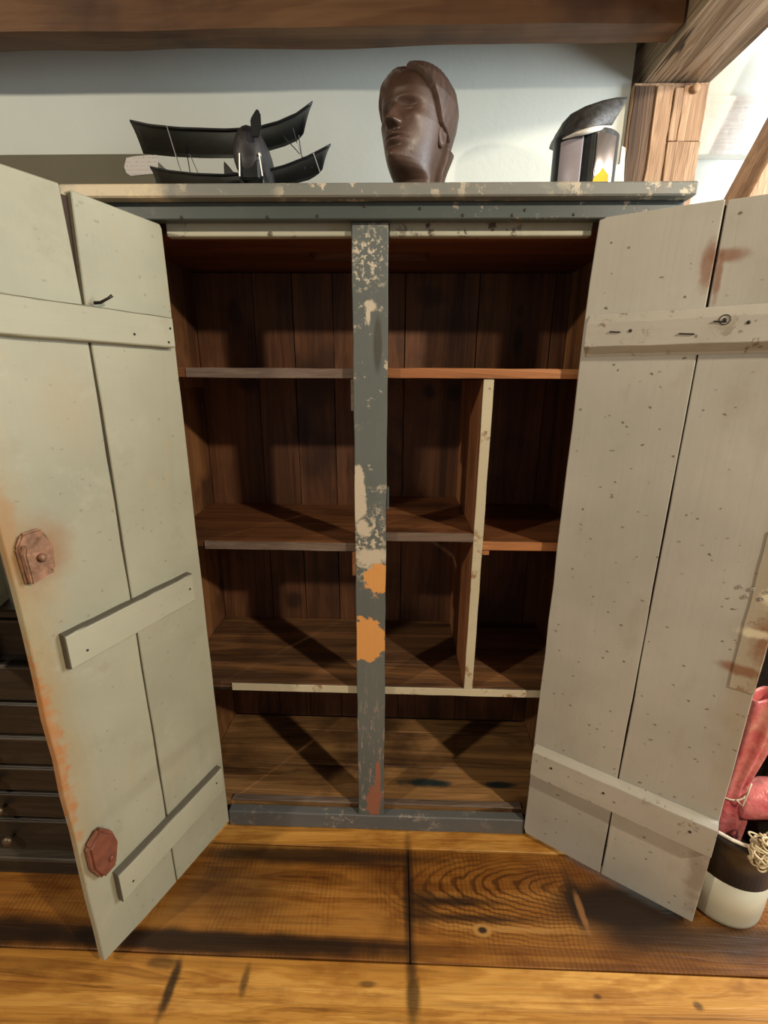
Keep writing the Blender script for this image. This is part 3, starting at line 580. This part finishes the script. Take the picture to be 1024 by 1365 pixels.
def headpt(th, z, off=0, face=True):
    """th: angle from the face direction (-y); z height from the chin"""
    W = float(np.interp(z, Zk, Wk)); F = float(np.interp(z, Zk, Fk)); Bk_ = float(np.interp(z, Zk, Bk))
    s, c = math.sin(th), math.cos(th); p = .86
    x = W*math.copysign(abs(s)**p, s); y = -(F if c > 0 else Bk_)*math.copysign(abs(c)**(p if c < 0 else .92), c)
    # jaw narrows towards the chin
    if c > 0 and z < .07 and z > -.03: x *= 1-.36*sstep(.07-z, 0, .075)*c**1.2
    if face and c > 0:
        ax = abs(x); d = 0
        nose_s = sstep(z, .074, .0865)*(1-sstep(z, .0865, .136)*.96)
        d += .0255*gs(x, .0095+.004*sstep(.11-z, 0, .03))*nose_s
        d += .009*gs(ax-.0125, .006)*gs(z-.083, .007)
        d -= .0175*gs(ax-.031, .017)*gs(z-.1215, .0125)
        d += .0085*gs(ax-.032, .0135)*gs(z-.119, .0068)
        d -= .0030*gs(ax-.032, .013)*gs(z-.1240, .0013)+.002*gs(ax-.032, .012)*gs(z-.1135, .0012)
        d += .0045*gs(ax-.03, .022)*gs(z-.1375, .006)
        d += .006*gs(ax-.048, .014)*gs(z-.097, .014)
        d -= .004*gs(ax-.044, .013)*gs(z-.06, .018)
        d += .0085*gs(x, .021)*gs(z-.0605, .0048)+.009*gs(x, .019)*gs(z-.0475, .0055)
        d -= .0065*gs(x, .022)*gs(z-.0535, .0018)
        d -= .0022*gs(x, .0035)*gs(z-.069, .006)
        d -= .0055*gs(x, .02)*gs(z-.0355, .006)
        d += .006*gs(x, .016)*gs(z-.016, .010)
        d -= .004*gs(ax-.006, .0035)*gs(z-.0755, .0028)
        y -= d*(.3+.7*c)
    v = Vector((x, y, z))
    if off:
        nrm = Vector((s*1.0, -c*1.0, 0)); nrm.z = max(0, (z-.12)*9); nrm.normalize(); v += nrm*off
    return v
zs = list(np.linspace(-.1035, -.03, 12, endpoint=False))+list(np.linspace(-.03, .02, 26, endpoint=False))+list(np.linspace(.02, .145, 74, endpoint=False))+list(np.linspace(.145, .225, 26, endpoint=False))+list(.225+.011*np.sin(np.linspace(0, math.pi/2, 8)))
def angs(n): # denser at the face
    t = np.linspace(-1, 1, n, endpoint=False); return [math.pi*(.55*k+.45*k**3) for k in t]
TH = angs(150); HZ = .104
def lean(v):
    w = sstep(v.z, -.075, .0)*math.radians(-5); c, s_ = math.cos(w), math.sin(w); y, z = v.y-.012, (v.z+.03)*.93
    return Vector((v.x*1.0, .012+y*c-z*s_, y*s_+z*c-.03+HZ)) if v.z > -.03 else Vector((v.x, .012+y*c-(v.z+.03)*s_, v.z+HZ+y*s_))
bm = bmesh.new(); V = grid(bm, [[lean(headpt(t, z)) for t in TH] for z in zs], True); bm.faces.new(V[0][::-1])
# ears
for sgn in (-1, 1):
    rows_ = []
    for i in range(13):
        f = i/12*math.pi
        row = []
        for k in range(16):
            a = 2*math.pi*k/16
            ry, rz, rx = .015*math.sin(f), .029*math.sin(f), .0105*math.cos(f)
            y, z = ry*math.cos(a), rz*math.sin(a); z2 = z - (.0 if z > 0 else .002)
            rim = -.005*gs(math.hypot(y/.010, z/.020), .75)*(1 if rx > 0 else 0)
            row.append(lean(Vector((sgn*(.0640+rx*.9+rim+.10*(y+.015)*1.6), .010+y*(1.0+.25*(z > 0)), .088+z2))))
        rows_.append(row)
    grid(bm, rows_, True)
mk('head', bm, M_clay, bust, 0, True)
def hair_mask(th, z):
    a = abs(math.degrees(th)); part = math.degrees(th)
    zz = [-.2, -.02, .05, .082, .104, .118, .14, .165, .185, .203, .212, .222, .25]
    aa = [118, 118, 116, 108, 84, 78, 70, 58, 45, 28, 12, -30, -30]
    a0 = float(np.interp(z, zz, aa))
    return sstep(a-a0, -3.2, 3.2)
def hairpt(th, z):
    m = hair_mask(th, z); 
    a = abs(th); strand = .00025*math.sin(th*40+5*math.sin(z*20))
    full = .0100+.004*sstep(z, .09, .18)*(1-sstep(z, .19, .235)*.4)
    if z < .07: full = .010+.012*sstep(a, 1.9, 2.4)
    partd = -.010*gs((math.degrees(th)-2)/1.0, 7)*sstep(z, .2, .215)
    off = -.012*(1-m)+(full+strand+partd)*m
    return headpt(th, z, off, True)
zs2 = list(np.linspace(-.1025, .06, 50, endpoint=False))+list(np.linspace(.06, .228, 130, endpoint=False))+list(.228+.008*np.sin(np.linspace(0, math.pi/2, 9)))
TH2 = list(np.linspace(-math.pi, math.pi, 320, endpoint=False))
bm = bmesh.new(); rows_ = [[lean(hairpt(t, z)) for t in TH2] for z in zs2]; V = grid(bm, rows_, True); bm.faces.new(V[0][::-1]); mk('hair', bm, M_hair, bust, 0, True)
bust.scale = (1.06, 1.04, 1.0)

# ---------------------------------------------------------------- canister with tilted lid, yellow and white scraps
M_silver = plain('polished_steel', (.62, .60, .61, 1), .22, .9, .1, 12, .05)
M_lilac = plain('lilac_grey_panel', (.42, .39, .44, 1), .45, .1, .08, 12, .05)
M_lid = plain('charcoal_leather', (.045, .047, .047, 1), .45, .0, .5, 70, .5)
M_rim = plain('pale_rim', (.75, .72, .66, 1), .4, .1)
can = empty('metal_canister', (.492, .16, ZT)); tag(can, 'black and silver upright canister with tilted charcoal lid beside the post', 'canister')
RX, RY = .074, .062
def arc(a0, a1, r0, z0, z1, th, n=20):
    bm = bmesh.new(); rows_ = []
    for t in np.linspace(math.radians(a0), math.radians(a1), n):
        c, s = math.cos(t), math.sin(t)
        zz = lambda z: z
        rows_.append([((RX+r0)*c, (RY+r0)*s, z0), ((RX+r0)*c, (RY+r0)*s, z1), ((RX+r0+th)*c, (RY+r0+th)*s, z1), ((RX+r0+th)*c, (RY+r0+th)*s, z0)])
    V = grid(bm, rows_, True); bm.faces.new(V[0][::-1]); bm.faces.new(V[-1]); return bm
bm = bmesh.new(); rows_ = [[((RX)*math.cos(t), RY*math.sin(t), z) for t in np.linspace(0, 2*math.pi, 48, endpoint=False)] for z in (0.0, .02, .14, .158)]
V = grid(bm, rows_, True); bm.faces.new(V[0][::-1]); bm.faces.new(V[-1]); mk('body', bm, M_black, can, .003)
mk('silver_panel', arc(272, 312, .0005, .02, .145, .003), M_silver, can, .001, True)
mk('lilac_panel', arc(208, 250, .0005, .006, .140, .003), M_lilac, can, .001, True)
bm = bmesh.new(); cols = []; cbot = []
for i in range(26):   # hood: curved shell leaning back to the right, closed behind
    f = i/25; t = math.radians(188+f*150); Yb = .16+RY*1.12*math.sin(t)
    ub = 741+f*75; vb = float(np.interp(f, [0, .35, .7, 1], [187, 177, 170, 167])); ut = 741+f*94; vt_ = float(np.interp(f, [0, .06, .2, .4, .65, .85, 1], [182, 168, 154, 144, 136, 132, 132]))
    p = onY(ub, vb, Yb); q = onY(ut, vt_, Yb+.035); cbot.append(p)
    r_ = Vector((p.x*.6+q.x*.4, .16+RY*.9, p.z+.01))
    col_ = [p.lerp(q, j/8)+Vector((0, -.012*math.sin(math.pi*j/8*.8), 0)) for j in range(9)]+[q.lerp(r_, j/4)+Vector((0, .01*math.sin(math.pi*j/4), .006*math.sin(math.pi*j/4))) for j in range(1, 5)]
    cols.append(col_)
V = grid(bm, cols); bm.faces.new(V[0]); bm.faces.new(V[-1][::-1]); 
for i in range(25): bm.faces.new((V[i][0], V[i+1][0], V[i+1][-1], V[i][-1]))
o = mk('lid', bm, M_lid, can, 0, True); o.location = (-can.location.x, -can.location.y, -can.location.z)
bm = bmesh.new(); tube(bm, [p+Vector((0, -.003, -.004)) for p in cbot[3:]], [.0010+.0050*math.sin(math.pi*min(1, i/22*.9+.02)) for i in range(23)], 8); o = mk('rim_strip', bm, M_rim, can, 0, True); o.location = (-can.location.x, -can.location.y, -can.location.z)
# mask of yellow card and the torn white paper
M_yellow = plain('yellow_card', (.80, .52, .02, 1), .6)
p0 = onY(801, 228, .05)
bm = bmesh.new(); prism(bm, [(-.022, -.045), (.020, -.045), (.019, 0.000), (.004, .014), (-.014, -.006)], (p0.x, .05, p0.z), (1, 0, 0), (0, 0, 1), (0, .98, .2), .0025)
o = mk('yellow_card', bm, M_yellow); tag(o, 'pointed yellow card corner in front of the canister', 'card')
o.location.z += ZT + .0003 - min(v.co.z for v in o.data.vertices)
M_paper = plain('white_paper', (.80, .82, .78, 1), .8)
bm = bmesh.new(); pp = [onY(u, v, .17) for u, v in ((812, 262), (834, 262), (836, 200), (838, 168), (833, 165), (830, 190), (822, 192), (818, 200), (820, 212))]
zmin = min(p.z for p in pp); prism(bm, [(p.x, p.z) for p in pp], (0, .17, ZT+.0003-zmin), (1, 0, 0), (0, 0, 1), (0, .98, .2), .002); o = mk('torn_paper', bm, M_paper); tag(o, 'torn white paper standing between canister and timber post', 'paper')

# ---------------------------------------------------------------- dark chest of drawers on the left
M_chest = wood('dark_chest_wood', (.014, .011, .008, 1), (.030, .023, .015, 1), (.055, .042, .028, 1), 'X', .45, 1., bump=.3)
M_chestedge = wood('chest_rail_wood', (.05, .040, .028, 1), (.09, .075, .055, 1), (.15, .125, .095, 1), 'X', .5)
M_drawer2 = wood('drawer_greenish', (.030, .030, .022, 1), (.050, .050, .036, 1), (.075, .075, .056, 1), 'X', .5)
CY = -.168
M_knob = plain('dull_brass_knob', (.16, .12, .08, 1), .4, .7)
ch = empty('chest_of_drawers', (0, 0, 0)); tag(ch, 'low dark brown chest of many drawers behind the left door', 'chest')
B('carcass', -1.62, -.74, CY+.02, .32, .075, .85, M_chest, ch, .002)
B('plinth', -1.63, -.735, CY-.004, .32, 0, .058, M_chest, ch, .003)
B('base_rail', -1.64, -.73, CY-.014, .32, .0585, .0745, M_chestedge, ch, .003)
B('top_board', -1.64, -.73, CY-.012, .33, .8505, .872, M_chest, ch, .004)
zr = [.085, .208, .303, .394, .494, .600, .714, .795, .846]
for i, (a, b) in enumerate(zip(zr[:-1], zr[1:])):
    d_ = B('drawer', -1.60, -.76 if i != 6 else -.955, CY, CY+.019, a+.004, b-.004, M_drawer2 if i == 6 else M_chest, ch, .003)
    B('lip', -1.60, -.76 if i != 6 else -.955, CY-.006, CY-.0003, b-.012, b-.004, M_chestedge if i in (3, 5, 7) else M_chest, d_, .002)
    for x in (-1.035, -1.42):
        bm = bmesh.new(); lathe(bm, [(.006, -.002), (.006, .010), (.014, .016), (.015, .023), (.010, .029), (.003, .031)], (x, CY, (a+b)/2), 20, 'Y'); mk('knob', bm, M_knob, d_, 0, True)
M_pgreen = paint('pale_green_box_paint', (.40, .44, .35, 1), (.30, .31, .22, 1), 'X', .6, chips=.3, grime=.4)
q0, q1 = onZ(0, 812, .8722), onZ(17, 797, .8722); ang_ = math.atan2((q1-q0).y, (q1-q0).x)
pg = empty('pale_green_box', q1); tag(pg, 'pale green painted box standing on the dark chest', 'box'); pg.rotation_euler = (0, 0, ang_)
B('body', -.30, 0, .004, .17, 0, .20, M_pgreen, pg, .003)
B('lid', -.305, .004, .0, .175, .201, .222, M_pgreen, pg, .003)
# ---------------------------------------------------------------- crock with bundle, yarn, cord, and dark case on the right
M_crockw = plain('cream_stoneware', (.50, .49, .38, 1), .35, 0, .08, 8, .05, .5)
M_crockb = plain('dark_brown_glaze', (.028, .022, .018, 1), .3, 0, .3, 10, .05, .5)
CX, CYY, CR = .990, -.155, .100
ck = empty('stoneware_crock', (CX, CYY, 0)); tag(ck, 'round crock with cream base and dark brown upper band by the right door', 'crock')
bm = bmesh.new(); lathe(bm, [(.05, .001), (.088, .001), (.096, .008), (.0985, .02), (CR, .06), (CR, .148), (.094, .1485), (.09, .02), (.02, .015)], (0, 0, 0), 56, 'Z'); mk('base_band', bm, M_crockw, ck, 0, True)
bm = bmesh.new(); lathe(bm, [(.094, .1487), (CR+.0002, .1487), (CR, .24), (.1, .262), (.104, .27), (.103, .278), (.096, .281), (.090, .276), (.088, .24), (.088, .1487)], (0, 0, 0), 56, 'Z', False); mk('upper_band', bm, M_crockb, ck, 0, True)
g = G('pink_plastic', .3, spec=.5); n1 = g.noise(g.co(), 26, 5); n3 = g.noise(g.co(), 8, 3)
g.set('Base Color', g.mix(g.mr(n3, .5, .75, 0, .6), g.ramp(n1, [(.3, (.50, .085, .10, 1)), (.7, (.66, .24, .22, 1))]), (.72, .46, .30, 1))); g.bump(n1, .6, .012); M_pink = g.m
pk = empty('pink_bundle', (1.0, -.15, .1)); tag(pk, 'shiny pink plastic bundle tied with string sticking out of the crock', 'bundle'); pk.location = (0, 0, 0)
bm = bmesh.new(); rows_ = []
path = [((.970, -.135, .03), .030), ((.970, -.135, .12), .038), ((.965, -.140, .24), .048), ((.962, -.145, .31), .046), ((.958, -.146, .375), .027), ((.962, -.146, .42), .033), ((.968, -.146, .50), .042), ((.976, -.146, .58), .051), ((.982, -.144, .645), .057), ((.984, -.142, .668), .056), ((.984, -.142, .662), .044), ((.982, -.142, .60), .034)]
N = 40
for j, (c, r) in enumerate(path):
    row = []
    for k in range(N):   # gathered sheet: pleats run up from the tie
        a = 2*math.pi*k/N; pl = .16*abs(math.sin(3.5*a+.6))+.07*math.sin(9*a+j*.5); sq = 1/max(abs(math.cos(a)), abs(math.sin(a)))**.45
        rr = r*(.86+pl)*sq; row.append(Vector(c)+Vector((rr*math.cos(a), rr*.75*math.sin(a), .018*math.cos(a+.9)*(j > 6))))
    rows_.append(row)
V = grid(bm, rows_, True); bm.faces.new(V[0][::-1]); bm.faces.new(V[-1])
rows_ = []
for x, z, r in ((.960, .325, .03), (.985, .330, .042), (1.03, .345, .050), (1.065, .352, .054), (1.10, .345, .048), (1.13, .335, .03), (1.14, .33, .006)):
    rows_.append([Vector((x, -.155+r*.9*math.cos(a)*(1+.1*math.sin(3*a+x*60)), z+r*math.sin(a)*(1+.14*abs(math.sin(3*a+x*30))-.07))) for a in [2*math.pi*k/N for k in range(N)]])
V = grid(bm, rows_, True); bm.faces.new(V[0][::-1]); bm.faces.new(V[-1])
o = mk('body', bm, M_pink, pk, 0, True); sm = o.modifiers.new('sub', 'SUBSURF'); sm.levels = 1; sm.render_levels = 1
M_string = plain('pale_string', (.62, .55, .40, 1), .8)
bm = bmesh.new(); tube(bm, [(.959+.036*math.cos(a), -.146+.032*math.sin(a), .372+.008*math.sin(a)+.012*math.cos(a)) for a in np.linspace(0, 2*math.pi, 30)], .0022, 6, False); mk('string', bm, M_string, pk, 0, True)
bm = bmesh.new(); tube(bm, [(.950, -.180, .366), (.966, -.186, .352), (.974, -.180, .385), (.984, -.172, .412)], .0022, 6); mk('string', bm, M_string, pk, 0, True)
M_yarn = plain('cream_yarn', (.66, .56, .36, 1), .85)
yn = empty('yarn_tassel', (0, 0, 0)); tag(yn, 'curly cream yarn tassel hanging over the rim of the crock', 'yarn')
rnd = random.Random(3); yc = Vector((.980, -.262, .305))
for k in range(64):
    bm = bmesh.new(); c = yc+Vector((rnd.uniform(-.030, .055), rnd.uniform(-.012, .016), rnd.uniform(-.034, .034))); ax1 = Vector((rnd.gauss(0, 1), rnd.gauss(0, .45), rnd.gauss(0, 1))).normalized(); ax2 = ax1.orthogonal().normalized().lerp(Vector((rnd.gauss(0, 1), rnd.gauss(0, .4), rnd.gauss(0, 1))).normalized(), .5).normalized()
    R1 = rnd.uniform(.008, .019); ph = rnd.uniform(0, 6)
    pts = []
    for i in range(22):
        a = ph+i/21*2*math.pi*rnd.choice((1.0, 1.0)); q = c+ax1*R1*math.cos(a)+ax2*R1*1.2*math.sin(a)+Vector((0, 0, -.010*i/21)); q.y = min(q.y, -.2625) if q.z < .287 else q.y; pts.append(q)
    tube(bm, pts, .0023, 5); mk('strand', bm, M_yarn, yn, 0, True)
M_cord = plain('white_cord', (.70, .66, .56, 1), .6)
bm = bmesh.new(); tube(bm, [(.905, -.205, .2845), (.925, -.225, .2855), (.945, -.238, .2860), (.965, -.246, .2875)], .0045, 10); o = mk('white_cord', bm, M_cord); tag(o, 'short white cord lying across the crock rim', 'cord')
M_navy = plain('navy_black_leather', (.008, .012, .018, 1), .4, 0, .4, 50, .3)
nb = empty('dark_case', (1.32, .08, 0)); tag(nb, 'tall navy-black case standing behind the crock', 'case')
bm = bmesh.new(); prism(bm, rough_rect(-.19, .19, -.11, .11, 0, 1), (0, 0, .001), (1, 0, 0), (0, 1, 0), (0, 0, 1), .80); mk('body', bm, M_navy, nb, .03, False, 3)
bm = bmesh.new(); tube(bm, [(-.16, -.113, .36), (-.08, -.118, .32), (0, -.118, .27), (.08, -.118, .235), (.18, -.113, .22)], .007, 10); mk('piping', bm, plain('grey_piping', (.30, .30, .29, 1), .5), nb, 0, True)
